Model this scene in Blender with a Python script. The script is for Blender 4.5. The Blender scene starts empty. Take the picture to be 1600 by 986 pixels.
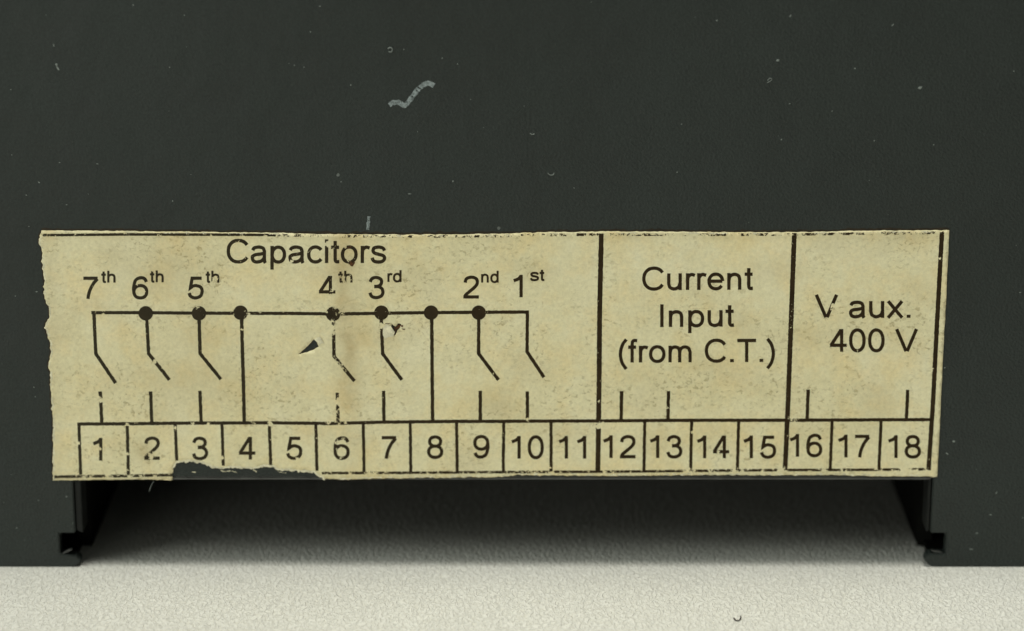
import bpy, bmesh, math, random
from mathutils import Vector, noise
from mathutils.geometry import delaunay_2d_cdt

R = math.radians
sc = bpy.context.scene
col = sc.collection

# ------------------------------------------------------------------ camera
TH = R(16.2)                 # pitch below the horizontal
F = 4200.0                   # focal length in pixels of a 1600 px wide frame
D = 0.290                    # distance to the panel along the view axis
CY = D * math.cos(TH)
CH = CY * math.tan(TH + math.atan(393 / F))
cam_d = bpy.data.cameras.new("camera")
cam = bpy.data.objects.new("camera", cam_d)
col.objects.link(cam)
cam.location = (0, -CY, CH)
cam.rotation_euler = (R(90) - TH, 0, 0)
cam_d.sensor_width = 36
cam_d.lens = F / 1600 * 36
cam_d.clip_start = 0.01
cam_d.clip_end = 100
cam_d.dof.use_dof = True
cam_d.dof.focus_distance = 0.288
cam_d.dof.aperture_fstop = 14
sc.camera = cam

# ------------------------------------------------------------------ world, lamps, exposure
w = bpy.data.worlds.new("World")
sc.world = w
w.use_nodes = True
w.node_tree.nodes["Background"].inputs[0].default_value = (0.93, 1.0, 0.90, 1)
w.node_tree.nodes["Background"].inputs[1].default_value = 0.085

def area(name, loc, target, sx, sy, power, color):
    l = bpy.data.lights.new(name, 'AREA')
    l.shape = 'RECTANGLE'; l.size = sx; l.size_y = sy
    l.energy = power; l.color = color
    o = bpy.data.objects.new(name, l)
    col.objects.link(o)
    o.location = loc
    o.rotation_euler = (Vector(target) - Vector(loc)).to_track_quat('-Z', 'Y').to_euler()
    return o
area("ceiling_lamp", (0.05, -0.065, 1.0), (0, -0.02, 0), 0.30, 0.22, 6.9, (1.0, 0.99, 0.90))
area("window_light", (-1.7, -0.75, 1.45), (0, 0, 0.02), 1.2, 1.2, 18, (0.94, 1.0, 0.92))
area("sticker_fill", (-1.15, -1.9, 0.11), (0, 0, 0.03), 1.4, 0.16, 9.5, (0.97, 1.0, 0.90))  # unseen low fill, added to brighten the sticker but hardly the recess floor

sc.view_settings.view_transform = 'Standard'
sc.view_settings.look = 'None'
sc.view_settings.gamma = 1
sc.view_settings.exposure = 0.07
sc.view_settings.use_curve_mapping = False
sc.render.engine = 'CYCLES'

# ------------------------------------------------------------------ helpers
def P(px, py):
    """a point of the panel's front plane (y = 0), from its place in the photo survey"""
    a = (px - 800) / F; b = (py - 493) / F
    dy = math.cos(TH) - b * math.sin(TH)
    dz = -math.sin(TH) - b * math.cos(TH)
    t = CY / dy
    return (a * t, CH + dz * t)
def G(px, py):
    """a point of the table top, from its place in the photo survey"""
    a = (px - 800) / F; b = (py - 493) / F
    dy = math.cos(TH) - b * math.sin(TH)
    dz = -math.sin(TH) - b * math.cos(TH)
    t = -CH / dz
    return (a * t, -CY + dy * t)
PX = D / F                    # size of a photo pixel on the panel (m)
MM = 0.001

def nt(mat):
    mat.use_nodes = True
    t = mat.node_tree
    return t, t.nodes, t.links, t.nodes["Principled BSDF"]
def mk(n, typ, **kw):
    x = n.new(typ)
    for k, v in kw.items():
        if k in x.inputs: x.inputs[k].default_value = v
        else: setattr(x, k, v)
    return x
def ramp(n, stops, interp='LINEAR'):
    r = n.new('ShaderNodeValToRGB')
    r.color_ramp.interpolation = interp
    e = r.color_ramp.elements
    while len(e) < len(stops): e.new(0.5)
    for i, (p, c) in enumerate(stops):
        e[i].position = p
        e[i].color = c if len(c) == 4 else (*c, 1)
    return r
def mixc(n, l, fac, a, b, mode='MIX'):
    m = n.new('ShaderNodeMix'); m.data_type = 'RGBA'; m.blend_type = mode
    for sock, v in ((m.inputs[0], fac), (m.inputs[6], a), (m.inputs[7], b)):
        if isinstance(v, (float, int)): sock.default_value = v
        elif isinstance(v, tuple): sock.default_value = (*v, 1) if len(v) == 3 else v
        else: l.new(v, sock)
    return m.outputs[2]
def math_(n, l, op, a, b=0.0, clamp=False):
    m = n.new('ShaderNodeMath'); m.operation = op; m.use_clamp = clamp
    for i, v in enumerate((a, b)):
        if isinstance(v, (float, int)): m.inputs[i].default_value = v
        else: l.new(v, m.inputs[i])
    return m.outputs[0]
def noise_n(n, l, vec, scale, detail=2, rough=.5, dist=0.0):
    x = mk(n, 'ShaderNodeTexNoise', Scale=scale, Detail=detail, Roughness=rough, Distortion=dist)
    l.new(vec, x.inputs['Vector'])
    return x.outputs[0]
def coords(n, l, scale=(1, 1, 1), rot=(0, 0, 0)):
    tc = n.new('ShaderNodeTexCoord')
    mp = n.new('ShaderNodeMapping')
    mp.inputs['Scale'].default_value = scale
    mp.inputs['Rotation'].default_value = rot
    l.new(tc.outputs['Object'], mp.inputs[0])
    return mp.outputs[0]

# ------------------------------------------------------------------ materials
def mat_panel():
    m = bpy.data.materials.new("satin_black_paint")
    t, n, l, p = nt(m)
    v = coords(n, l)
    big = noise_n(n, l, v, 22, 3, .55)
    mid = noise_n(n, l, v, 160, 4, .6)
    fine = noise_n(n, l, v, 3600, 2, .5)
    r1 = ramp(n, [(.3, (.0150, .0200, .0176)), (.7, (.0198, .0264, .0238))]); l.new(big, r1.inputs[0])
    r2 = ramp(n, [(.35, (.90, .90, .90)), (.62, (1.08, 1.08, 1.08))]); l.new(mid, r2.inputs[0])
    c = mixc(n, l, 1.0, r1.outputs[0], r2.outputs[0], 'MULTIPLY')
    # tiny pale specks in the paint
    vo = mk(n, 'ShaderNodeTexVoronoi', Scale=420.0); l.new(v, vo.inputs['Vector'])
    gate = noise_n(n, l, v, 90, 2)
    spk = math_(n, l, 'LESS_THAN', vo.outputs['Distance'], .075)
    gt = math_(n, l, 'GREATER_THAN', gate, .60)
    sp = math_(n, l, 'MULTIPLY', spk, gt)
    sp = math_(n, l, 'MULTIPLY', sp, .35)
    c = mixc(n, l, sp, c, (.30, .33, .31))
    fm = ramp(n, [(.35, (.84, .84, .84)), (.65, (1.16, 1.16, 1.16))]); l.new(noise_n(n, l, v, 3300, 2, .6), fm.inputs[0])
    c = mixc(n, l, 1.0, c, fm.outputs[0], 'MULTIPLY')
    l.new(c, p.inputs['Base Color'])
    rr = ramp(n, [(.3, (.50,) * 3), (.7, (.62,) * 3)]); l.new(mid, rr.inputs[0])
    l.new(rr.outputs[0], p.inputs['Roughness'])
    p.inputs['Specular IOR Level'].default_value = .38
    b = mk(n, 'ShaderNodeBump', Strength=1.0, Distance=.00012)
    sx = n.new('ShaderNodeSeparateXYZ'); l.new(v, sx.inputs[0])
    gr = math_(n, l, 'ADD', math_(n, l, 'MULTIPLY', sx.outputs[0], 7.0), math_(n, l, 'MULTIPLY', sx.outputs[2], -14.0))
    gr = math_(n, l, 'ADD', gr, math_(n, l, 'MULTIPLY', big, 1.6))
    gr = math_(n, l, 'ADD', gr, .25, clamp=True)
    gr = math_(n, l, 'ADD', math_(n, l, 'MULTIPLY', gr, .8), .2)
    l.new(math_(n, l, 'MULTIPLY', fine, gr), b.inputs['Height'])
    b2 = mk(n, 'ShaderNodeBump', Strength=.25, Distance=.0006)
    l.new(noise_n(n, l, v, 260, 3), b2.inputs['Height'])
    l.new(b.outputs[0], b2.inputs['Normal'])
    l.new(b2.outputs[0], p.inputs['Normal'])
    return m
def mat_plain(name, colr, rough=.6, spec=.4, var=.25, scale=300, bump=.2):
    m = bpy.data.materials.new(name)
    t, n, l, p = nt(m)
    v = coords(n, l)
    a = noise_n(n, l, v, scale, 4, .6)
    lo = tuple(c * (1 - var) for c in colr); hi = tuple(min(1, c * (1 + var)) for c in colr)
    r = ramp(n, [(.3, lo), (.7, hi)]); l.new(a, r.inputs[0])
    l.new(r.outputs[0], p.inputs['Base Color'])
    p.inputs['Roughness'].default_value = rough
    p.inputs['Specular IOR Level'].default_value = spec
    b = mk(n, 'ShaderNodeBump', Strength=bump, Distance=.0001)
    l.new(noise_n(n, l, v, scale * 5, 3), b.inputs['Height'])
    l.new(b.outputs[0], p.inputs['Normal'])
    return m
def mat_label():
    m = bpy.data.materials.new("aged_sticker_paper")
    t, n, l, p = nt(m)
    v = coords(n, l)
    big = noise_n(n, l, v, 75, 4, .6)
    mid = noise_n(n, l, v, 420, 5, .65)
    r = ramp(n, [(.30, (.73, .655, .395)), (.5, (.81, .745, .485)), (.70, (.85, .80, .56))])
    l.new(math_(n, l, 'ADD', math_(n, l, 'MULTIPLY', big, .62), math_(n, l, 'MULTIPLY', mid, .38)), r.inputs[0])
    c = r.outputs[0]
    # vertex-painted handling stains
    at = n.new('ShaderNodeAttribute'); at.attribute_name = 'stain'
    sm = math_(n, l, 'MULTIPLY', at.outputs['Fac'], math_(n, l, 'ADD', mid, .25), clamp=True)
    c = mixc(n, l, sm, c, (.44, .33, .15))
    # fine pits filled with dirt, gathered in patches
    vv = coords(n, l, (1, 1, 1.3))
    pit = noise_n(n, l, vv, 1900, 3, .6, .6)
    patch = noise_n(n, l, v, 130, 3, .6)
    pr = ramp(n, [(.56, (0,) * 3), (.66, (1,) * 3)]); l.new(pit, pr.inputs[0])
    pa = ramp(n, [(.42, (0,) * 3), (.62, (1,) * 3)]); l.new(patch, pa.inputs[0])
    pm = math_(n, l, 'MULTIPLY', pr.outputs[0], pa.outputs[0])
    c = mixc(n, l, math_(n, l, 'MULTIPLY', pm, .55), c, (.34, .27, .12))
    # small pale rubs
    rub = ramp(n, [(.68, (0,) * 3), (.76, (1,) * 3)]); l.new(noise_n(n, l, vv, 900, 3, .6, 1.0), rub.inputs[0])
    c = mixc(n, l, math_(n, l, 'MULTIPLY', rub.outputs[0], .45), c, (.74, .71, .50))
    gn = noise_n(n, l, v, 3000, 3, .7)
    g2 = ramp(n, [(.3, (.90, .895, .87)), (.7, (1.07, 1.07, 1.07))]); l.new(gn, g2.inputs[0])
    c = mixc(n, l, 1.0, c, g2.outputs[0], 'MULTIPLY')
    wm = ramp(n, [(.45, (1, 1, 1)), (.72, (1.02, .94, .82))]); l.new(noise_n(n, l, v, 230, 4, .65), wm.inputs[0])
    c = mixc(n, l, 1.0, c, wm.outputs[0], 'MULTIPLY')
    l.new(c, p.inputs['Base Color'])
    p.inputs['Roughness'].default_value = .55
    p.inputs['Specular IOR Level'].default_value = .35
    h = math_(n, l, 'ADD', math_(n, l, 'MULTIPLY', mid, 1.0), math_(n, l, 'MULTIPLY', pm, -1.0))
    b = mk(n, 'ShaderNodeBump', Strength=.45, Distance=.00012); l.new(h, b.inputs['Height'])
    l.new(b.outputs[0], p.inputs['Normal'])
    return m
def mat_ink():
    m = bpy.data.materials.new("worn_brown_black_ink")
    t, n, l, p = nt(m)
    v = coords(n, l)
    a = noise_n(n, l, v, 900, 4, .65)
    r = ramp(n, [(.3, (.020, .011, .003)), (.7, (.040, .024, .009))]); l.new(a, r.inputs[0])
    sx = n.new('ShaderNodeSeparateXYZ'); l.new(v, sx.inputs[0])
    f = math_(n, l, 'ADD', math_(n, l, 'MULTIPLY', sx.outputs[0], -14.0), .05, clamp=True)
    c = mixc(n, l, f, r.outputs[0], mixc(n, l, a, (.026, .022, .012), (.052, .046, .027)))
    l.new(c, p.inputs['Base Color'])
    p.inputs['Roughness'].default_value = .5
    p.inputs['Specular IOR Level'].default_value = .12
    # rubbed-off ink
    at = n.new('ShaderNodeAttribute'); at.attribute_name = 'wear'
    wn = noise_n(n, l, v, 2700, 5, .68, .4)
    s = math_(n, l, 'ADD', wn, at.outputs['Fac'])
    rr = ramp(n, [(.735, (0,) * 3), (.775, (1,) * 3)]); l.new(s, rr.inputs[0])
    tr = n.new('ShaderNodeBsdfTransparent')
    mx = n.new('ShaderNodeMixShader')
    l.new(rr.outputs[0], mx.inputs[0]); l.new(p.outputs[0], mx.inputs[1]); l.new(tr.outputs[0], mx.inputs[2])
    l.new(mx.outputs[0], n['Material Output'].inputs['Surface'])
    return m
def mat_chalk():
    m = bpy.data.materials.new("chalky_scuff")
    t, n, l, p = nt(m)
    v = coords(n, l)
    a = noise_n(n, l, v, 2600, 3, .6)
    r = ramp(n, [(.35, (.10, .12, .12)), (.65, (.33, .38, .39))]); l.new(a, r.inputs[0])
    l.new(r.outputs[0], p.inputs['Base Color'])
    p.inputs['Roughness'].default_value = .9
    at = n.new('ShaderNodeAttribute'); at.attribute_name = 'wear'
    rr = ramp(n, [(.58, (0,) * 3), (.66, (1,) * 3)])
    l.new(math_(n, l, 'ADD', noise_n(n, l, v, 3400, 3), at.outputs['Fac']), rr.inputs[0])
    tr = n.new('ShaderNodeBsdfTransparent'); mx = n.new('ShaderNodeMixShader')
    l.new(rr.outputs[0], mx.inputs[0]); l.new(p.outputs[0], mx.inputs[1]); l.new(tr.outputs[0], mx.inputs[2])
    l.new(mx.outputs[0], n['Material Output'].inputs['Surface'])
    return m
def mat_table():
    m = bpy.data.materials.new("grained_off_white_laminate")
    t, n, l, p = nt(m)
    v = coords(n, l, (1, .55, 1), (0, 0, R(-35)))
    u = coords(n, l)
    g = noise_n(n, l, v, 2600, 2, .5, .9)
    rg = ramp(n, [(.36, (0,) * 3), (.60, (1,) * 3)]); l.new(g, rg.inputs[0])
    big = noise_n(n, l, u, 30, 3)
    r = ramp(n, [(.3, (.74, .73, .675)), (.7, (.79, .78, .725))]); l.new(big, r.inputs[0])
    gc = ramp(n, [(0, (.95, .945, .93)), (.6, (1, 1, 1))]); l.new(rg.outputs[0], gc.inputs[0])
    c = mixc(n, l, 1.0, r.outputs[0], gc.outputs[0], 'MULTIPLY')
    vo = mk(n, 'ShaderNodeTexVoronoi', Scale=160.0); l.new(u, vo.inputs['Vector'])
    sp = math_(n, l, 'LESS_THAN', vo.outputs['Distance'], .028)
    sp = math_(n, l, 'MULTIPLY', sp, math_(n, l, 'GREATER_THAN', noise_n(n, l, u, 60), .56))
    c = mixc(n, l, math_(n, l, 'MULTIPLY', sp, .7), c, (.20, .18, .14))
    l.new(c, p.inputs['Base Color'])
    p.inputs['Roughness'].default_value = .6
    p.inputs['Specular IOR Level'].default_value = .3
    b = mk(n, 'ShaderNodeBump', Strength=1.0, Distance=.000125); l.new(rg.outputs[0], b.inputs['Height'])
    l.new(b.outputs[0], p.inputs['Normal'])
    return m

M = dict(panel=mat_panel(), label=mat_label(), ink=mat_ink(), chalk=mat_chalk(), table=mat_table(),
         lip=mat_plain("lit_dark_grey_edge", (.060, .062, .058), .45, .5, .5, 500),  # lighter copy: light caught by the top bevel is put into the colour
         liplow=mat_plain("shaded_side_edge", (.012, .013, .012), .6, .2, .3, 500),  # darker copy for the lip sides, their shade put into the colour
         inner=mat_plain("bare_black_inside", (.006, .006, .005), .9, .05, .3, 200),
         glue=mat_plain("dried_brown_glue", (.022, .015, .007), .55, .3, .6, 1200),
         torn=mat_plain("torn_paper_fibre", (.74, .69, .50), .85, .2, .25, 1500, .6),
         dust=mat_plain("grey_dust", (.21, .235, .22), .9, .2, .3, 2000),
         rust=mat_plain("dark_brown_grime", (.085, .036, .014), .7, .2, .6, 2500, .8),
         fibre=mat_plain("dark_fibre", (.05, .04, .035), .7, .3, .2, 3000))

# ------------------------------------------------------------------ mesh building
def link(name, me, mat, parent=None, **props):
    o = bpy.data.objects.new(name, me)
    me.name = name
    me.materials.append(mat)
    col.objects.link(o)
    if parent: o.parent = parent
    for k, v in props.items(): o[k] = v
    return o
def relief(x, y):
    """gentle lift of the sticker above the panel (m)"""
    r = .5 + .5 * noise.noise(Vector((x / 90, y / 90, 3.1)))
    r2 = noise.noise(Vector((x / 22, y / 22, 7.7)))
    crease = math.exp(-((x - 533 - .02 * (y - 400)) / 9) ** 2) * (.5 if y < 560 else .2)
    top = math.exp(-((y - 362) / 7) ** 2) * max(0, noise.noise(Vector((x / 60, 1.3, 0))))
    return (.07 * r + .010 * r2 + .05 * crease + .10 * top) * MM
SHEET = .10 * MM

SPOTS = [  # (x, y, radius, wear) where the print has been rubbed or chipped off
    (157, 624, 5, .6), (156, 700, 3.5, .9), (123, 692, 3, .9), (200, 709, 3, .9), (199, 663, 3, .7),
    (228, 700, 11, .35), (236, 713, 5, .7), (243, 708, 4, .9), (274, 668, 5, .5), (348, 714, 3, .9), (325, 662, 3, .9), (347, 690, 8, .3),
    (336, 436, 5, .45), (334, 441, 3, .9), (242, 565, 3.5, .6), (243, 563, 3, .4), (311, 480, 5, .45), (302, 493, 4, .5),
    (369, 482, 4, .45), (369, 492, 4, .5), (385, 490, 6, .35), (376, 478, 5, .3), (380, 530, 12, .25), (377, 512, 8, .25),
    (421, 660, 4, .8), (424, 662, 3, .9), (514, 661, 5, .4), (540, 660, 3, .7), (530, 663, 3, .5), (528, 626, 4, .8),
    (521, 490, 13, .16), (524, 482, 6, .3), (512, 485, 6, .2), (540, 490, 10, .16), (521, 515, 9, .45), (521, 505, 5, .3), (522, 560, 5, .3),
    (530, 570, 8, .35), (538, 578, 6, .15), (527, 640, 20, .10), (540, 436, 14, .30), (516, 463, 5, .6), (519, 452, 4, .5),
    (547, 404, 7, .4), (540, 384, 4, .8), (512, 378, 3, .6), (512, 384, 4, .5), (521, 386, 5, .4), (500, 396, 5, .3), (455, 408, 3, .8),
    (465, 716, 3, .8), (522, 703, 6, .5), (532, 712, 5, .4), (527, 690, 5, .45), (536, 684, 4, .3), (534, 700, 3, .5),
    (596, 508, 4, .9), (596, 518, 9, .3), (762, 487, 4, .4), (708, 487, 3, .6), (771, 584, 2.5, .9),
    (787, 675, 10, .35), (764, 682, 7, .45), (767, 690, 4, .4), (861, 680, 14, .15), (861, 720, 14, .2), (884, 690, 12, .1),
    (825, 654, 5, .6), (937, 662, 7, .5), (935, 667, 4, .8), (935, 627, 3, .7), (828, 693, 8, .25), (981, 481, 3, .2),
    (1021, 707, 6, .35), (1043, 637, 4, .6), (1081, 675, 3, .7), (1122, 706, 4, .4), (1091, 445, 9, .28), (1139, 445, 6, .32),
    (1299, 481, 4, .9), (1301, 476, 3, .9), (1314, 545, 4, .4), (1338, 545, 5, .4), (1467, 405, 4, .6), (1463, 483, 3, .5), (1456, 577, 4, .7),
    (1453, 665, 5, .45), (1452, 718, 3, .6), (1448, 732, 7, .45), (1272, 684, 3, .6), (1243, 655, 10, .35), (1222, 735, 8, .5),
    (995, 733, 14, .2), (1075, 735, 12, .25), (1160, 734, 14, .25), (1418, 733, 10, .42), (400, 488, 10, .3), (446, 487, 6, .35), (460, 490, 5, .3),
    (162, 489, 5, .35), (284, 486, 4, .5), (145, 660, 4, .2), (301, 661, 4, .6), (393, 660, 8, .3), (435, 416, 5, .2),
]
BORDER = [False]
def wear_at(x, y):
    s = .07 + .09 * noise.noise(Vector((x / 45, y / 45, .3)))
    if y < 374 and BORDER[0]:
        s += .06 if x < 430 else .235 if x < 1150 else .20
        s += .09 * noise.noise(Vector((x / 14, 2, 2)))
    if y > 728:
        s += (.12 if BORDER[0] else .02) + .10 * noise.noise(Vector((x / 16, 5, 2)))
    if y < 660: s += .07 * math.exp(-((x - 530) / 18) ** 2)
    if x > 700 and 374 < y < 728: s -= .05
    if x > 1445: s += .03
    if 925 < x < 945 or 1222 < x < 1245: s += .05
    for (sx, sy, r, a) in SPOTS:
        d2 = ((x - sx) ** 2 + (y - sy) ** 2) / (r * r)
        if d2 < 4: s += .43 * a * math.exp(-d2 * d2)
    return s

class Ink:
    """collects flat strokes given in survey pixels and lays them on the sticker"""
    def __init__(s): s.v = []; s.f = []; s.k = 0
    def quadstrip(s, L, Rr):
        b = len(s.v)
        off = SHEET + (.006 + .0025 * (s.k % 6)) * MM
        s.k += 1
        for (a, c) in zip(L, Rr):
            for q in (a, ((a[0] + c[0]) / 2, (a[1] + c[1]) / 2), c):
                s.v.append((q[0], q[1], off))
        for i in range(len(L) - 1):
            j = b + 3 * i
            s.f.append((j, j + 1, j + 4, j + 3)); s.f.append((j + 1, j + 2, j + 5, j + 4))
    def line(s, pts, wd, closed=False, step=2.5, jit=.0, cap=0.0):
        q = []
        n = len(pts)
        seq = list(pts) + ([pts[0]] if closed else [])
        for (a, b) in zip(seq[:-1], seq[1:]):
            L = math.hypot(b[0] - a[0], b[1] - a[1])
            if L < 1e-6: continue
            k = max(1, int(L / step))
            for i in range(k): q.append((a[0] + (b[0] - a[0]) * i / k, a[1] + (b[1] - a[1]) * i / k))
        q.append(seq[-1])
        Lf = []; Rt = []
        m = len(q)
        for i in range(m):
            if closed: p0 = q[(i - 1) % (m - 1)]; p1 = q[(i + 1) % (m - 1)]
            else: p0 = q[max(0, i - 1)]; p1 = q[min(m - 1, i + 1)]
            c = q[i]
            d1 = (c[0] - p0[0], c[1] - p0[1]); d2 = (p1[0] - c[0], p1[1] - c[1])
            def un(d):
                h = math.hypot(*d)
                return (d[0] / h, d[1] / h) if h > 1e-9 else None
            u1 = un(d1); u2 = un(d2); u1 = u1 or u2; u2 = u2 or u1
            t = un((u1[0] + u2[0], u1[1] + u2[1])) or u1
            cs = max(.45, t[0] * u1[0] + t[1] * u1[1])
            h = wd / 2 / cs
            jl = jit * noise.noise(Vector((c[0] / 3.3, c[1] / 3.3, 1))); jr = jit * noise.noise(Vector((c[0] / 3.3, c[1] / 3.3, 9)))
            nx, ny = t[1], -t[0]
            Lf.append((c[0] + nx * (h + jl), c[1] + ny * (h + jl))); Rt.append((c[0] - nx * (h + jr), c[1] - ny * (h + jr)))
        s.quadstrip(Lf, Rt)
    def disc(s, cx, cy, r):
        L = []; Rr = []
        k = 12
        for i in range(k + 1):
            a = math.pi * i / k
            x = cx + (r * math.cos(a) if 0 < i < k else (r if i == 0 else -r))
            h = r * math.sin(a) + .05
            L.append((x, cy - h)); Rr.append((x, cy + h))
        s.quadstrip(L, Rr)
    def build(s, name, mat, parent, onlabel=True, **props):
        me = bpy.data.meshes.new(name)
        vs = []
        for (x, y, o) in s.v:
            X, Z = P(x, y)
            vs.append((X, -(o + relief(x, y)) if onlabel else -(o - SHEET), Z))
        me.from_pydata(vs, [], s.f)
        at = me.attributes.new('wear', 'FLOAT', 'POINT')
        for i, (x, y, o) in enumerate(s.v):
            at.data[i].value = wear_at(x, y) if onlabel else 0.0
        me.update()
        # make faces point to the viewer (-Y)
        bm = bmesh.new(); bm.from_mesh(me)
        bm.normal_update()
        for f in bm.faces:
            if f.normal.y > 0: f.normal_flip()
        bm.to_mesh(me); bm.free()
        return link(name, me, mat, parent, **props)

# ---- the lettering: monoline grotesque built from strokes, 1000 units per em
def E(cx, cy, rx, ry, a0=0, a1=360, k=26):
    n = max(6, int(k * abs(a1 - a0) / 360))
    pts = []
    for i in range(n + 1):
        a = R(a0 + (a1 - a0) * i / n)
        c, s_ = math.cos(a), math.sin(a)
        e = .92
        pts.append((cx + rx * math.copysign(abs(c) ** e, c), cy + ry * math.copysign(abs(s_) ** e, s_)))
    return pts
def S(*p):
    out = []
    q = [p[0]] + list(p) + [p[-1]]
    for i in range(1, len(q) - 2):
        a, b, c, d = q[i - 1], q[i], q[i + 1], q[i + 2]
        for j in range(5):
            t = j / 5
            out.append(tuple(.5 * (2 * b[k] + (c[k] - a[k]) * t + (2 * a[k] - 5 * b[k] + 4 * c[k] - d[k]) * t * t + (3 * b[k] - a[k] - 3 * c[k] + d[k]) * t ** 3) for k in (0, 1)))
    out.append(p[-1])
    return out
GL = {
 'C': (722, [E(392, 358, 300, 326, 33, 327)]),
 'a': (556, [S((92, 385), (140, 455), (270, 482), (395, 450), (438, 360)) + [(438, 130)] + S((442, 70), (452, 30), (470, 0)),
             S((438, 300), (330, 272), (180, 250), (95, 205), (85, 140), (120, 62), (220, 32), (340, 60), (415, 125), (438, 200))]),
 'p': (556, [[(108, 519), (108, -199)], E(292, 254, 182, 224)]),
 'c': (500, [E(280, 259, 200, 227, 35, 325)]),
 'i': (222, [[(110, 519), (110, 0)], [(110, 716), (110, 616)]]),
 't': (278, [[(140, 670), (140, 130)] + S((145, 80), (175, 42), (262, 42)), [(18, 478), (255, 478)]]),
 'o': (556, [E(278, 259, 200, 227)]),
 'r': (333, [[(108, 519), (108, 0)], S((108, 280), (125, 400), (190, 468), (255, 476), (325, 452))]),
 's': (500, [S((430, 372), (385, 450), (255, 482), (130, 455), (92, 380), (140, 300), (270, 262), (400, 218), (432, 140), (380, 60), (255, 30), (115, 62), (66, 158))]),
 '7': (556, [[(48, 660), (478, 660)], S((470, 640), (345, 480), (255, 300), (205, 130), (188, 0))]),
 '6': (556, [E(288, 228, 193, 198), S((90, 240), (92, 400), (150, 600), (300, 676), (420, 640), (470, 540))]),
 '5': (556, [[(458, 660), (172, 660), (116, 345)] + S((190, 405), (290, 424), (430, 370), (470, 235), (420, 90), (270, 30), (130, 80), (82, 190))]),
 '4': (556, [[(372, 0), (372, 716)], [(352, 690), (62, 205)], [(28, 205), (522, 205)]]),
 '3': (556, [S((86, 530), (140, 635), (260, 674), (390, 630), (428, 530), (385, 430), (300, 392), (205, 388)), S((205, 378), (330, 382), (430, 325), (470, 210), (420, 85), (270, 30), (130, 75), (82, 190))]),
 '2': (556, [S((92, 500), (130, 620), (275, 674), (415, 630), (458, 515), (410, 390), (250, 235), (130, 130), (80, 42)), [(38, 42), (505, 42)]]),
 '1': (556, [[(330, 0), (330, 716)], S((330, 680), (250, 590), (108, 530))]),
 'h': (556, [[(108, 716), (108, 0)], S((108, 290), (145, 420), (270, 478), (395, 430), (428, 310)) + [(428, 0)]]),
 'n': (556, [[(108, 519), (108, 0)], S((108, 290), (145, 420), (270, 478), (395, 430), (428, 310)) + [(428, 0)]]),
 'u': (556, [[(445, 519), (445, 0)], [(108, 519)] + S((108, 200), (145, 85), (265, 34), (395, 90), (445, 220))]),
 'd': (556, [[(446, 716), (446, 0)], E(262, 259, 182, 227)]),
 'e': (556, [[(82, 268), (472, 268)], E(278, 259, 200, 227, 2, 327)]),
 '8': (556, [E(278, 528, 165, 147), E(278, 208, 196, 178)]),
 '9': (556, [E(268, 488, 193, 198), S((466, 476), (464, 316), (406, 116), (256, 40), (136, 76), (86, 176))]),
 '0': (556, [E(278, 358, 196, 328)]),
 'I': (278, [[(140, 0), (140, 716)]]),
 '(': (333, [S((290, 720), (165, 530), (112, 260), (165, -10), (290, -200))]),
 ')': (333, [S((43, 720), (168, 530), (221, 260), (168, -10), (43, -200))]),
 'f': (278, [[(132, 0), (132, 560)] + S((140, 640), (190, 684), (285, 676)), [(12, 478), (250, 478)]]),
 'm': (833, [[(108, 519), (108, 0)], S((108, 290), (140, 420), (250, 478), (360, 440), (398, 320)) + [(398, 0)], S((398, 290), (430, 420), (545, 478), (660, 440), (712, 320)) + [(712, 0)]]),
 '.': (278, [[(138, 0), (138, 96)]]),
 'T': (611, [[(22, 672), (590, 672)], [(306, 672), (306, 0)]]),
 'V': (667, [[(42, 716), (318, 15)], [(625, 716), (349, 15)]]),
 'x': (500, [[(50, 519), (452, 0)], [(450, 519), (48, 0)]]),
 ' ': (278, []),
}
def text(ink, s, x0, x1, y0, y1, cap, sw=90, jit=.25):
    """set s so its advance runs x0..x1, baseline y0..y1, cap height cap (pixels)"""
    adv = sum(GL[c][0] for c in s)
    kx = (x1 - x0) / adv; ky = cap / 716
    pen = 0
    for c in s:
        for st in GL[c][1]:
            pts = []
            for (gx, gy) in st:
                X = x0 + (pen + gx) * kx
                yb = y0 + (y1 - y0) * (X - x0) / max(1, x1 - x0)
                pts.append((X, yb - gy * ky))
            closed = abs(st[0][0] - st[-1][0]) < 1 and abs(st[0][1] - st[-1][1]) < 1 and len(st) > 5
            if closed: pts = pts[:-1]
            wd = 1.11 * sw * (kx + ky) / 2 * (1.15 if c == '.' else 1)
            ink.line(pts, wd, closed=closed, step=1.8 if cap > 25 else 1.4, jit=jit)
        pen += GL[c][0]

# ------------------------------------------------------------------ the table
bm = bmesh.new()
bmesh.ops.create_cube(bm, size=1)
for v in bm.verts: v.co = (v.co.x * 1.8, v.co.y * 1.5, v.co.z * .025 - .0125)
bmesh.ops.bevel(bm, geom=list(bm.edges), offset=.002, segments=2, affect='EDGES')
me = bpy.data.meshes.new("table_top"); bm.to_mesh(me); bm.free()
link("table_top", me, M['table'], None, kind='structure')

# ------------------------------------------------------------------ the housing
house = bpy.data.objects.new("controller_housing", None)
col.objects.link(house)
house['label'] = "black controller housing with a foot cut-out and yellowed wiring sticker on pale grained table"
house['category'] = "electrical housing"

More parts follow.
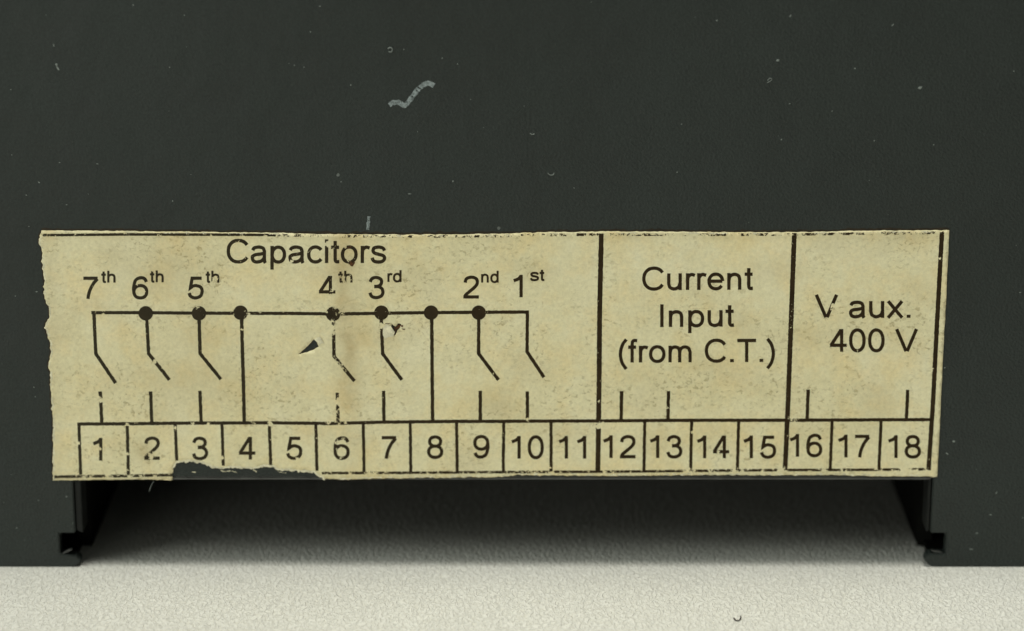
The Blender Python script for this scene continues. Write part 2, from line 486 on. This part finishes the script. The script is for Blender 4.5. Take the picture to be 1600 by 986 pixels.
def prism(name, poly, y0, y1, mat, parent, bev=.00025, seg=2, **props):
    """poly: (x, z) outline on the panel plane, extruded from y0 (front) to y1 (rear)"""
    b = bmesh.new()
    vs = [b.verts.new((x, y0, z)) for (x, z) in poly]
    f = b.faces.new(vs)
    b.normal_update()
    if f.normal.y > 0: f.normal_flip()
    r = bmesh.ops.extrude_face_region(b, geom=[f])
    for g in r['geom']:
        if isinstance(g, bmesh.types.BMVert): g.co.y = y1
    bmesh.ops.recalc_face_normals(b, faces=list(b.faces))
    if bev:
        ed = [e for e in b.edges if len(e.link_faces) == 2 and e.calc_face_angle(0) > .6 and (abs(e.verts[0].co.y - y0) < 1e-7 or abs(e.verts[1].co.y - y0) < 1e-7)]
        bmesh.ops.bevel(b, geom=ed, offset=bev, segments=seg, affect='EDGES', clamp_overlap=True)
    me = bpy.data.meshes.new(name)
    bmesh.ops.triangulate(b, faces=[f for f in b.faces if len(f.verts) > 4])
    b.to_mesh(me); b.free()
    o = link(name, me, mat, parent, **props)
    return o
def box(name, x0, x1, y0, y1, z0, z1, mat, parent, bev=0, **props):
    return prism(name, [(x0, z0), (x1, z0), (x1, z1), (x0, z1)], y0, y1, mat, parent, bev, **props)

XL = P(-225, 500)[0]; XR = P(1775, 500)[0]; ZT = .138; DEPTH = .062; TK = .0016
xl = P(117.5, 830)[0]; xr = P(1455.5, 800)[0]; zc = P(800, 744.5)[1]     # edges of the cut-out
nl = P(93, 850)[0]; nr = P(1478, 850)[0]                                 # notches
nzt = P(100, 833)[1]; nzb = P(100, 866)[1]
fl = P(126.5, 880)[0]; fr = P(1444.5, 880)[0]                            # toes of the feet
lipL = P(127.5, 800)[0]; lipR = P(1449.5, 800)[0]; lipZ = P(800, 750.5)[1]
def arc(cx, cz, r, a0, a1, k=5): return [(cx + r * math.cos(R(a0 + (a1 - a0) * i / k)), cz + r * math.sin(R(a0 + (a1 - a0) * i / k))) for i in range(k + 1)]
rt = .0005
poly = [(XL, 0)]
poly += [(fl - .0006, 0), (fl - .0001, .00055), (fl, P(120, 875)[1]), (P(118, 870)[0], P(118, 869)[1]), (nl, nzb), (nl, nzt), (xl, nzt), (xl, zc)]
poly += [(xr, zc), (xr, nzt)]
poly += [(nr, nzt), (nr, nzb), (fr + .0007, nzb), (fr + .00025, nzb - .0002), (fr, nzb - .0006), (fr + .0001, .0005), (fr + .0009, 0)]
poly += [(XR, 0), (XR, ZT), (XL, ZT)]
prism("front_panel", poly, 0, TK, M['panel'], house, .00012, 2)
# inner lip of the cut-out, set back a little behind the panel
LB = .00030
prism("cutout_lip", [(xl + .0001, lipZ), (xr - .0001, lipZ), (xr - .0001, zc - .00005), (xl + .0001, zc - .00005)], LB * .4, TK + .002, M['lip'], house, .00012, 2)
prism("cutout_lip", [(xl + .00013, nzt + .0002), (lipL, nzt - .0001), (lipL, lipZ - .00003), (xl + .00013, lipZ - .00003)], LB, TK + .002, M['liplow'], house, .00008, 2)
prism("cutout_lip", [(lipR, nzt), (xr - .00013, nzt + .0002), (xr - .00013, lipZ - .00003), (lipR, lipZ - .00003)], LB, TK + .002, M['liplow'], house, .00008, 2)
g = .00003
box("recess_ceiling", lipL, lipR, TK + .002 + g, DEPTH, lipZ, lipZ + TK, M['inner'], house)
for (a, b_, s) in ((lipL - TK, lipL, -1), (lipR, lipR + TK, 1)):
    # the side wall keeps clear of the notch near the front and runs on to the rear
    sv = [(TK + .002 + g, nzt), (TK + .0045, nzt), (TK + .0045, .0002), (DEPTH, .0002), (DEPTH, lipZ - g), (TK + .002 + g, lipZ - g)]
    bq = bmesh.new()
    v0 = [bq.verts.new((a, y, z)) for (y, z) in sv]; v1 = [bq.verts.new((b_, y, z)) for (y, z) in sv]
    bq.faces.new(v0); bq.faces.new(v1[::-1])
    for i in range(6):
        j = (i + 1) % 6
        bq.faces.new((v0[i], v1[i], v1[j], v0[j]))
    bmesh.ops.recalc_face_normals(bq, faces=list(bq.faces))
    me = bpy.data.meshes.new("recess_wall"); bq.to_mesh(me); bq.free()
    link("recess_wall", me, M['inner'], house)
    # foot floor behind the toe
    x0, x1 = (XL + TK + g, fl - .0008) if s < 0 else (fr + .0008, XR - TK - g)
    box("foot_base", x0, x1, TK + g, DEPTH - TK - g, .0002, .0009, M['inner'], house)
for (x0, x1) in ((XL, XL + TK), (XR - TK, XR)):
    box("side_panel", x0, x1, TK + g, DEPTH - TK - g, .0004, ZT - TK - g, M['panel'], house)
box("top_panel", XL, XR, TK + g, DEPTH, ZT - TK, ZT, M['panel'], house)
box("rear_panel", XL, XR, DEPTH - TK, DEPTH + 0, lipZ + TK + g, ZT - TK - g, M['panel'], house)
box("recess_back", XL, XR, DEPTH + g, DEPTH + TK, 0.0002, lipZ + TK + .004, M['inner'], house)
# bent clip tab seen inside each notch
def strip(name, pts, wd, y, mat, parent, thick=.0004, **props):
    """small solid ribbon following px points at depth y"""
    b = bmesh.new(); prev = None
    k = len(pts)
    rings = []
    for i, (px, py) in enumerate(pts):
        X, Z = P(px, py)
        h = wd / 2 * PX * (0.35 if i in (0, k - 1) else 1)
        rings.append([b.verts.new(c) for c in ((X, y, Z - h), (X, y, Z + h), (X, y + thick, Z + h), (X, y + thick, Z - h))])
    for r0, r1 in zip(rings[:-1], rings[1:]):
        for i in range(4): b.faces.new((r0[i], r0[(i + 1) % 4], r1[(i + 1) % 4], r1[i]))
    b.faces.new(rings[0]); b.faces.new(rings[-1][::-1])
    bmesh.ops.recalc_face_normals(b, faces=list(b.faces))
    me = bpy.data.meshes.new(name); b.to_mesh(me); b.free()
    return link(name, me, mat, parent, **props)
strip("notch_burr", [(97, 866), (102, 863.5), (108, 861), (112, 859.5)], 3.2, .0002, M['lip'], house)
strip("notch_burr", [(1456, 862), (1462, 864), (1468, 864.5), (1474, 866)], 3.0, .0004, M['lip'], house)

# ------------------------------------------------------------------ the sticker
random.seed(5)
def jag(pts, step, amp, seed, per=4.0):
    out = []
    for (a, b) in zip(pts[:-1], pts[1:]):
        L = math.hypot(b[0] - a[0], b[1] - a[1]); k = max(1, int(L / step))
        nx, ny = (b[1] - a[1]) / L, -(b[0] - a[0]) / L
        for i in range(k):
            x = a[0] + (b[0] - a[0]) * i / k; y = a[1] + (b[1] - a[1]) * i / k
            d = amp * (noise.noise(Vector((x / per, y / per, seed))) + .6 * noise.noise(Vector((x / per * 3, y / per * 3, seed + 4))))
            out.append((x + nx * d, y + ny * d))
    out.append(pts[-1])
    return out
top = jag([(65, 360), (150, 360.5), (300, 362), (420, 363.5), (500, 365.5), (600, 366.5), (720, 366), (800, 364.5), (860, 362.5), (950, 361.5), (1080, 362), (1200, 363), (1300, 361.5), (1330, 360.5), (1483, 359.5)], 4, 1.1, 1, 9)
right = jag([(1483, 359.5), (1479, 450), (1473, 560), (1467, 690), (1464, 744)], 6, .6, 2, 14)
bot = jag([(1464, 744), (1380, 743.5), (1300, 741.5), (1200, 742), (1100, 741.5), (960, 743), (880, 742.5), (810, 741.5), (788, 744), (700, 745.5), (600, 747), (540, 748.5), (508, 747.5)], 3, 1.6, 3, 7)
tear = jag([(508, 747.5), (499, 742), (490, 736), (478, 735), (462, 734), (440, 732), (425, 728), (412, 726), (400, 731), (385, 729), (360, 728), (342, 730), (328, 727), (318, 721), (300, 719), (288, 719), (277, 722), (271, 727), (270, 740), (268.5, 750)], 2.2, 2.0, 6, 6)
botl = jag([(268.5, 750), (240, 748.5), (200, 748.5), (160, 749), (83, 750)], 4, .8, 7, 9)
left = jag([(83, 750), (83.5, 700), (83, 660), (80.5, 620), (79, 600), (79, 580), (76, 566), (80, 552), (79, 540), (76, 528), (70, 512), (77, 494), (76, 480), (71, 468), (68, 455), (70, 440), (68, 425), (66, 408), (67, 392), (61, 378), (62, 368), (65, 360)], 2.5, 2.0, 8, 5)
outline = top[:-1] + right[:-1] + bot[:-1] + tear[:-1] + botl[:-1] + left[:-1]
hole1 = jag([(466, 553.5), (472, 548), (481, 540), (490, 530), (493, 529), (498, 541), (490, 546), (480, 550), (466, 553.5)], 2.5, .7, 9)[:-1]
hole2 = jag([(612, 506), (618, 510), (622, 505), (627, 506), (625, 512), (621, 516), (618, 523), (614, 524), (616, 518), (611, 511), (612, 506)], 2.5, .6, 10)[:-1]

def stain(x, y):
    s = 0
    s += .75 * math.exp(-((x - 538 - .04 * (y - 400)) / 20) ** 2) * (.5 + .5 * noise.noise(Vector((x / 18, y / 26, 4)))+.15) * (1 if y < 640 else .4)
    s += .30 * max(0, math.exp(-((x - 260) / 70) ** 2 - ((y - 420) / 45) ** 2))
    s += .55 * math.exp(-((x - 225) / 16) ** 2 - ((y - 705) / 18) ** 2)
    s += .25 * math.exp(-((x - 300) / 90) ** 2 - ((y - 590) / 50) ** 2)
    s += .30 * math.exp(-((x - 780) / 30) ** 2 - ((y - 640) / 22) ** 2)
    s += .25 * math.exp(-((x - 1300) / 40) ** 2 - ((y - 380) / 14) ** 2)
    s += .35 * max(0, noise.noise(Vector((x / 70, y / 50, 11))))
    s += .22 * math.exp(-((x - 80) / 14) ** 2)
    if y < 376: s += .15
    return max(0, min(1, s))

pts = []; edges = []
def loop(lp):
    b = len(pts); pts.extend(lp); n = len(lp)
    edges.extend((b + i, b + (i + 1) % n) for i in range(n))
    return b, n
loop(outline); h1 = loop(hole1); h2 = loop(hole2)
def inside(p, lp):
    c = False; n = len(lp); j = n - 1
    for i in range(n):
        if (lp[i][1] > p[1]) != (lp[j][1] > p[1]) and p[0] < (lp[j][0] - lp[i][0]) * (p[1] - lp[i][1]) / (lp[j][1] - lp[i][1]) + lp[i][0]: c = not c
        j = i
    return c
yy = 364
while yy < 748:
    xx = 64 + (3.5 if int(yy / 7) % 2 else 0)
    while xx < 1482:
        if (90 < xx < 1455 and 372 < yy < 715) or inside((xx, yy), outline): pts.append((xx, yy))
        xx += 7
    yy += 7
rv, re_, rf, _, _, _ = delaunay_2d_cdt([Vector(p) for p in pts], edges, [], 0, 1e-4)
faces = []
for f in rf:
    c = (sum(rv[i].x for i in f) / len(f), sum(rv[i].y for i in f) / len(f))
    if inside(c, outline) and not inside(c, hole1) and not inside(c, hole2): faces.append(tuple(f))
me = bpy.data.meshes.new("sticker")
b = bmesh.new()
lay = b.verts.layers.float.new('stain')
bv = [b.verts.new((P(v.x, v.y)[0], -(SHEET + relief(v.x, v.y)), P(v.x, v.y)[1])) for v in rv]
for v, q in zip(bv, rv): v[lay] = stain(q.x, q.y)
for f in faces:
    try: b.faces.new([bv[i] for i in f])
    except ValueError: pass
b.normal_update()
for f in b.faces:
    if f.normal.y > 0: f.normal_flip()
    f.smooth = True
bord = [e for e in b.edges if len(e.link_faces) == 1]
r = bmesh.ops.extrude_edge_only(b, edges=bord)           # the paper's cut edge, down to the panel
for gq in r['geom']:
    if isinstance(gq, bmesh.types.BMVert): gq.co.y = -.00001
for v in [v for v in b.verts if not v.link_faces]: b.verts.remove(v)
b.to_mesh(me); b.free()
sticker = link("sticker", me, M['label'], house, label="yellowed wiring sticker with a torn lower edge")

# glue and grime squeezed out round the sticker, lying on the panel
def ribbon(name, pts, w0, w1, mat, parent, yoff, seed, **props):
    """ragged flat ribbon: from the path outwards, w0 on one side, w1 on the other (px)"""
    k = Ink(); L = []; Rr = []
    m = len(pts)
    for i in range(m):
        a = pts[max(0, i - 1)]; c = pts[min(m - 1, i + 1)]
        h = math.hypot(c[0] - a[0], c[1] - a[1]) or 1
        nx, ny = (c[1] - a[1]) / h, -(c[0] - a[0]) / h
        n1 = .6 + .9 * abs(noise.noise(Vector((pts[i][0] / 11, pts[i][1] / 11, seed)))) + .4 * noise.noise(Vector((pts[i][0] / 40, seed, 0)))
        L.append((pts[i][0] + nx * w0 * n1, pts[i][1] + ny * w0 * n1)); Rr.append((pts[i][0] - nx * w1, pts[i][1] - ny * w1))
    k.quadstrip(L, Rr)
    k.v = [(x, y, SHEET + yoff) for (x, y, o) in k.v]
    return k.build(name, mat, parent, onlabel=False, **props)
ribbon("glue_residue", top, 4.2, 4, M['glue'], sticker, .000006, 2)
ribbon("glue_residue", right, 1.3, 4, M['glue'], sticker, .000008, 3)
ribbon("glue_residue", bot, 2.2, 4, M['glue'], sticker, .000010, 4)
ribbon("glue_residue", left, 3.0, 4, M['glue'], sticker, .000012, 5)
for hh in (hole1, hole2):
    k = Ink(); k.line(hh, 3.0, closed=True); k.v = [(x, y, SHEET + .000007) for (x, y, o) in k.v]
    k.build("glue_residue", M['glue'], sticker, onlabel=False)

def raised(name, lp, lift, mat, parent, **props):
    """small bent flap of paper: flat polygon whose vertices carry their own lift (m)"""
    b = bmesh.new(); vs = []
    for (x, y, h) in lp:
        X, Z = P(x, y); vs.append(b.verts.new((X, -(SHEET + relief(x, y) + lift + h), Z)))
    f = b.faces.new(vs); b.normal_update()
    if f.normal.y > 0: f.normal_flip()
    r = bmesh.ops.extrude_face_region(b, geom=[f])
    for q in r['geom']:
        if isinstance(q, bmesh.types.BMVert): q.co.y += .00006
    bmesh.ops.triangulate(b, faces=list(b.faces))
    bmesh.ops.recalc_face_normals(b, faces=list(b.faces))
    me = bpy.data.meshes.new(name); b.to_mesh(me); b.free()
    return link(name, me, mat, parent, **props)
u = .0001
raised("lifted_flap", [(491, 530, 0), (495, 526.5, .5 * u), (500.5, 525.5, .8 * u), (503, 530, .8 * u), (507, 535.5, 0), (502, 536, .4 * u), (498.5, 540, 0), (496, 534.5, .3 * u)], .00003, M['torn'], sticker)
raised("lifted_flap", [(598, 520, 0), (599, 511, 0), (604, 505.5, .4 * u), (611, 509, .8 * u), (617, 518, .8 * u), (614.5, 525, .5 * u), (607, 526, 0), (602, 529, 0), (598.5, 524, 0)], .00003, M['torn'], sticker)
# rusty grime round the second puncture
k = Ink()
for pth, wd in (([(616, 511), (620, 512), (625, 507)], 3.4), ([(618, 514), (615, 523)], 2.4), ([(602, 505), (609, 505)], 1.0), ([(624, 508), (630, 509)], 1.8), ([(628, 513), (633, 514)], .9), ([(548, 408), (552, 414)], 3.4), ([(545, 412), (551, 414), (554, 409)], 2.2), ([(543, 387), (549, 384)], 1.6)):
    k.line(pth, wd, jit=1.6, step=1.5)
k.v = [(x, y, o + .00003) for (x, y, o) in k.v]
k.build("grime_spot", M['rust'], sticker)
# torn paper fibre along the tear and the worn edges
def torn_line(path, wd, seed, prob=1.0):
    k = Ink(); run = []
    for p in path:
        if noise.noise(Vector((p[0] / 9, p[1] / 9, seed))) < prob: run.append(p)
        else:
            if len(run) > 2: k.line(run, wd, jit=2.4, step=1.6)
            run = []
    if len(run) > 2: k.line(run, wd, jit=2.4, step=1.6)
    return k
def off(path, d):
    return [(x, y + d) for (x, y) in path]
k = torn_line(off(tear[:-8], .6), 3.2, 1)
k.build("torn_paper_edge", M['torn'], sticker)
k = torn_line(off(bot, -1.6), 1.6, 2, .12); k.build("torn_paper_edge", M['torn'], sticker)
k = torn_line([(x + 1.6, y) for (x, y) in left], 1.8, 3, .2); k.build("torn_paper_edge", M['torn'], sticker)
k = torn_line(off(top, 1.5), 1.3, 5, .0); k.build("torn_paper_edge", M['torn'], sticker)
# scraps of paper still stuck to the bare strip
k = Ink()
for pth, wd in (([(345, 735), (352, 737), (360, 735.5)], 1.6), ([(362, 736), (371, 738)], 1.0), ([(396, 734), (401, 737)], 1.5), ([(300, 737), (306, 738)], .9), ([(434, 737), (447, 739)], 1.0)):
    k.line(pth, wd, jit=1.2, step=1.5)
k.v = [(x, y, SHEET + .00001) for (x, y, o) in k.v]
k.build("paper_scrap", M['torn'], sticker, onlabel=False)

# ---- printed frame lines
def ink_lines(name, segs, **props):
    k = Ink(); BORDER[0] = name == 'border_line'
    for s_ in segs:
        pth, wd = s_
        k.line(jag(pth, 3, .35, wd, 6) if len(pth) == 2 else pth, wd * 1.08, jit=.6)
    o = k.build(name, M['ink'], sticker, **props); BORDER[0] = False
    return o
ink_lines("border_line", [([(67, 367), (200, 365.8), (300, 366), (400, 366.5), (460, 367.5), (520, 368.5), (640, 369), (760, 368.5), (860, 366.5), (936, 366), (1100, 366.3), (1240, 365.8), (1340, 364.5), (1474, 363)], 3.8)])
ink_lines("divider_line", [([(1471.5, 362.5), (1463, 520), (1458, 620), (1450.5, 734)], 6.5)])
ink_lines("border_line", [([(85, 744.5), (140, 743.5), (200, 743), (269, 741.5)], 4.2), ([(503, 738.5), (640, 738), (780, 737), (935, 736.5), (1100, 735), (1228, 733.8), (1340, 733.5), (1448, 732.5)], 3.8)])
ink_lines("divider_line", [([(939.5, 364.5), (937, 480), (936, 600), (934, 737)], 7.2)])
ink_lines("divider_line", [([(1241, 363.5), (1237, 470), (1231.5, 620), (1226.5, 734)], 7.0)])
ink_lines("terminal_row_line", [([(121, 662), (200, 661.5), (300, 660.5), (421, 660), (514, 661), (600, 659), (700, 658), (935, 657), (1100, 656), (1230, 656), (1455, 655)], 4.8)])
cells = [((123.5, 662), (126.5, 741)), ((199, 662), (201, 742)), ((274, 661), (276.5, 719)), ((347, 661), (349, 727)), ((421, 660), (423, 726)), ((493.5, 661), (495.5, 735)),
 ((567.5, 659), (569, 737)), ((641, 658), (642, 737)), ((713.5, 657), (714.5, 737)), ((787, 657), (786.5, 737)), ((861, 657), (861, 736)),
 ((1007.5, 656), (1006, 735)), ((1080.5, 656), (1079, 735)), ((1154, 656), (1152, 734)), ((1300, 656), (1297, 733)), ((1376.5, 656), (1373, 733))]
for (a, b_) in cells: ink_lines("cell_line", [([a, b_], 4.6)])
# ---- wiring diagram
ink_lines("bus_line", [([(143, 488), (228, 488), (311, 488.8), (376, 489), (450, 489), (520, 490), (596, 489), (673, 488), (748, 487.5), (826.5, 487)], 4.8)])
for (x, y) in ((228, 489), (311, 489), (376, 488), (520.5, 490), (596, 488), (673.5, 488), (748, 488)):
    k = Ink(); k.disc(x, y, 11.3); k.v = [(a, b_, c + .00002) for (a, b_, c) in k.v]; k.build("junction_dot", M['ink'], sticker)
for pth in ([(147, 489), (150, 552), (181, 598)], [(229, 490), (232.5, 552), (265, 593)], [(311, 490), (313, 552), (345.5, 592)], [(521, 491), (522, 556), (554, 595)],
            [(595.5, 490), (598, 552), (628, 593)], [(748, 490), (748, 552), (779, 593)], [(824, 488), (823.5, 549), (850, 589)]):
    ink_lines("switch_line", [(pth, 5.0)])
for (a, b_) in (((377.5, 490), (382, 660)), ((674.5, 490), (676, 658))): ink_lines("wire_line", [([a, b_], 5.2)])
for (a, b_) in (((157, 611), (159.5, 660)), ((235.5, 611), (237.5, 660)), ((312.5, 610), (314.5, 660)), ((527, 613), (528.5, 660)), ((599.5, 610), (600, 658)), ((750.5, 610), (750.5, 656)),
                ((824, 611), (824, 656)), ((971, 610.5), (970.5, 656)), ((1044.5, 610.5), (1043.5, 656)), ((1262.5, 608), (1261, 655)), ((1418, 608.5), (1416, 655))):
    ink_lines("terminal_stub", [([a, b_], 5.0)])
# ---- lettering
def word(s, *a, cap, sw=92):
    k = Ink(); text(k, s, *a, cap, sw); return k.build("lettering", M['ink'], sticker, label='printed "%s"' % s)
word("Capacitors", 352, 604.5, 410.5, 410.5, cap=37)
word("Current", 1001, 1177, 453, 452, cap=36)
word("Input", 1026.5, 1147.5, 510.5, 509.5, cap=35.5)
word("(from C.T.)", 963.5, 1214, 566, 565, cap=36)
word("V aux.", 1273, 1427, 496, 496, cap=36)
word("400 V", 1295, 1434, 549, 549, cap=35.5)
for (s, x0, yb, sup, sx0, sx1, sy) in (("7", 128, 466.5, "th", 158, 183, 441), ("6", 204.5, 466.5, "th", 234, 258, 440.5), ("5", 291.5, 466.5, "th", 321, 345, 441), ("4", 497, 465.5, "th", 528, 553, 441),
                                ("3", 574, 466, "rd", 604, 629, 440), ("2", 722, 465.5, "nd", 750.5, 780.5, 441), ("1", 797, 464, "st", 827.5, 851, 438)):
    k = Ink(); text(k, s, x0, x0 + 29, yb, yb, 35, 92)
    text(k, sup, sx0, sx1, sy, sy, 18.5 if sup != "st" else 18, 112, jit=.1)
    k.build("lettering", M['ink'], sticker, label='printed "%s%s"' % (s, sup))
nums = [(1, 140.5, 719), (2, 223.5, 717.5), (3, 298.5, 717.5), (4, 372, 717.5), (5, 445.5, 717), (6, 519, 717), (7, 594, 716), (8, 665.5, 715.5), (9, 738, 715.5)]
for (nn, x0, yb) in nums: word(str(nn), x0, x0 + 29, yb, yb, cap=35.5)
for (nn, x0, x1, yb) in ((10, 794, 851.5, 716), (11, 868, 925, 716), (12, 937.5, 995.5, 715), (13, 1010.5, 1068, 715), (14, 1084, 1141, 715.3), (15, 1156.5, 1214.5, 715.3), (16, 1229, 1286, 713), (17, 1304.5, 1362, 714), (18, 1382.5, 1440.5, 715)):
    word(str(nn), x0, x1, yb, yb, cap=35.5)

# ------------------------------------------------------------------ marks on the paint
k = Ink(); k.line(S((608, 164), (615, 160), (623, 160), (632, 165), (638, 159), (645, 150), (653, 140), (661, 133), (670, 130), (678, 134)), 7.5, jit=1.3, step=1.5)
k.v = [(x, y, SHEET + .00002) for (x, y, o) in k.v]
k.build("scuff_mark", M['chalk'], house, onlabel=False, label="pale grey S-shaped scuff on the black paint above the sticker")
k = Ink(); k.line([(576, 338), (575.5, 348), (574.5, 359)], 4.5, jit=1.5, step=1.5)
k.v = [(x, y, SHEET + .00002) for (x, y, o) in k.v]
k.build("scuff_mark", M['chalk'], house, onlabel=False, label="short upright scratch just above the sticker")

def speck(bm_, px, py, rx, ry, rot, y=0.0):
    X, Z = P(px, py)
    r = bmesh.ops.create_icosphere(bm_, subdivisions=1, radius=1)
    for v in r['verts']:
        q = v.co * (1 + .35 * random.uniform(-1, 1))
        a = q.x * rx * PX; c = q.z * ry * PX
        v.co = (X + a * math.cos(rot) - c * math.sin(rot), y + q.y * min(rx, ry) * PX * .35, Z + a * math.sin(rot) + c * math.cos(rot))
random.seed(11)
b = bmesh.new()
big = [(90, 106, 1.6, 6, .5), (88, 101, 2.4, 3, 0), (84, 71, .9, 4, .2), (1215, 94, 2.6, 2, 0), (1437, 137, 4, 2.3, .3), (1235, 25, 1.2, 3, -.4), (1120, 32, 1.6, 1.2, 0), (1234, 162, 1.5, 1.2, 0), (1065, 194, 1.4, 1.2, 0),
       (61, 285, 2.2, 1, -.5), (93, 254, 1.6, 1, 0), (152, 256, 2.2, .9, 0), (270, 314, 1.3, 1.3, 0), (640, 303, 3, .8, 0), (708, 283, 1.3, 1.6, 0), (533, 284, 1.1, 1.1, 0), (548, 133, 1.2, 1.2, 0), (500, 10, 2, 1.3, 0), (460, 102, 1.3, 1, 0), (475, 105, 1.2, .9, 0),
       (265, 105, 1.3, 1.1, 0), (485, 50, 1.3, 1.1, 0), (288, 24, 1.2, 1, 0), (208, 8, 1.3, 1, 0), (691, 91, 1.2, 1.2, 0), (715, 100, 1, 1, 0), (631, 77, 1.2, 1.4, 0), (1058, 269, 1.2, 1.2, 0), (1221, 218, 1.1, 1.6, -.4), (1336, 107, 1.8, 1, 0), (1366, 220, 1.2, 1.4, 0), (1395, 39, 1, 3, -.6),
       (1594, 457, 2, 1, 0), (1480, 709, 3.2, 1, -.7), (1548, 804, 2.6, 1.2, -.3), (1517, 858, 3.6, 1.3, -.2), (1526, 833, 2.6, 1.2, 0), (1557, 770, 1, 3, -.4), (1598, 809, 2, 1, 0), (104, 776, 1.8, 1, 0), (60, 782, 1, 1, 0), (114, 817, 1, 1, 0), (26, 825, 1.1, 1, 0), (57, 456, 2, 1, 0),
       (53, 605, 1.6, .9, 0), (55, 620, 1.4, .8, .3), (1476, 575, 2, 1, .5), (1490, 690, 2, 2, 0), (17, 140, 1, 1, 0), (104, 320, 1.6, .9, 0), (41, 305, 1.5, .9, -.5)]
for (x, y, rx, ry, ro) in big: speck(b, x, y, rx * .9, ry * .9, ro)
for i in range(60):
    x = random.uniform(-150, 1700); y = random.uniform(-300, 356)
    if random.random() < .15: x, y = random.choice((random.uniform(-60, 55), random.uniform(1490, 1620))), random.uniform(350, 880)
    r_ = random.choice((.35, .45, .5, .6, .8)); speck(b, x, y, r_ * random.uniform(.8, 1.8), r_, random.uniform(-1.5, 1.5))
me = bpy.data.meshes.new("dust_specks"); b.to_mesh(me); b.free()
link("dust_specks", me, M['dust'], house, kind='stuff')
def curl(name, pts3, rad, mat, parent=None, **props):
    b = bmesh.new(); rings = []
    n = len(pts3)
    for i, p in enumerate(pts3):
        p = Vector(p); t = (Vector(pts3[min(n - 1, i + 1)]) - Vector(pts3[max(0, i - 1)])).normalized()
        s_ = t.cross(Vector((.3, .2, 1)).normalized()).normalized(); q = t.cross(s_)
        rr = rad * (.45 if i in (0, n - 1) else 1)
        rings.append([b.verts.new(p + rr * (math.cos(a) * s_ + math.sin(a) * q)) for a in (0, 1.047, 2.094, 3.142, 4.189, 5.236)])
    for r0, r1 in zip(rings[:-1], rings[1:]):
        for i in range(6): b.faces.new((r0[i], r0[(i + 1) % 6], r1[(i + 1) % 6], r1[i]))
    b.faces.new(rings[0]); b.faces.new(rings[-1][::-1])
    bmesh.ops.recalc_face_normals(b, faces=list(b.faces))
    me = bpy.data.meshes.new(name); b.to_mesh(me); b.free()
    for f in me.polygons: f.use_smooth = True
    return link(name, me, mat, parent, **props)
def wall_curl(pts, rad):
    q = S(*pts)
    curl("lint_curl", [(P(x, y)[0], -rad * 1.0, P(x, y)[1]) for (x, y) in q], rad, M['dust'], house)
wall_curl([(606, 76), (610, 74), (613, 77), (611, 81), (607, 80)], .9 * PX)
wall_curl([(1199, 129), (1203, 127), (1206, 124), (1203, 122), (1199, 126)], .6 * PX)
wall_curl([(828, 208), (831, 210), (835, 209)], .7 * PX)
wall_curl([(856, 270), (859, 273), (864, 273), (866, 270)], .7 * PX)
wall_curl([(241, 752), (237, 757), (233, 768)], .45 * PX)
# a dark fibre lying on the table
q = S((1146, 967), (1150, 970.5), (1154, 971), (1157, 968), (1157.5, 964))
gp = [(G(x, y)[0], G(x, y)[1], .00010 + .00004 * math.sin(i)) for i, (x, y) in enumerate(q)]
curl("fibre", gp, .00007, M['fibre'], None, label="tiny dark curled fibre lying on the pale table in front of the housing", category="fibre")
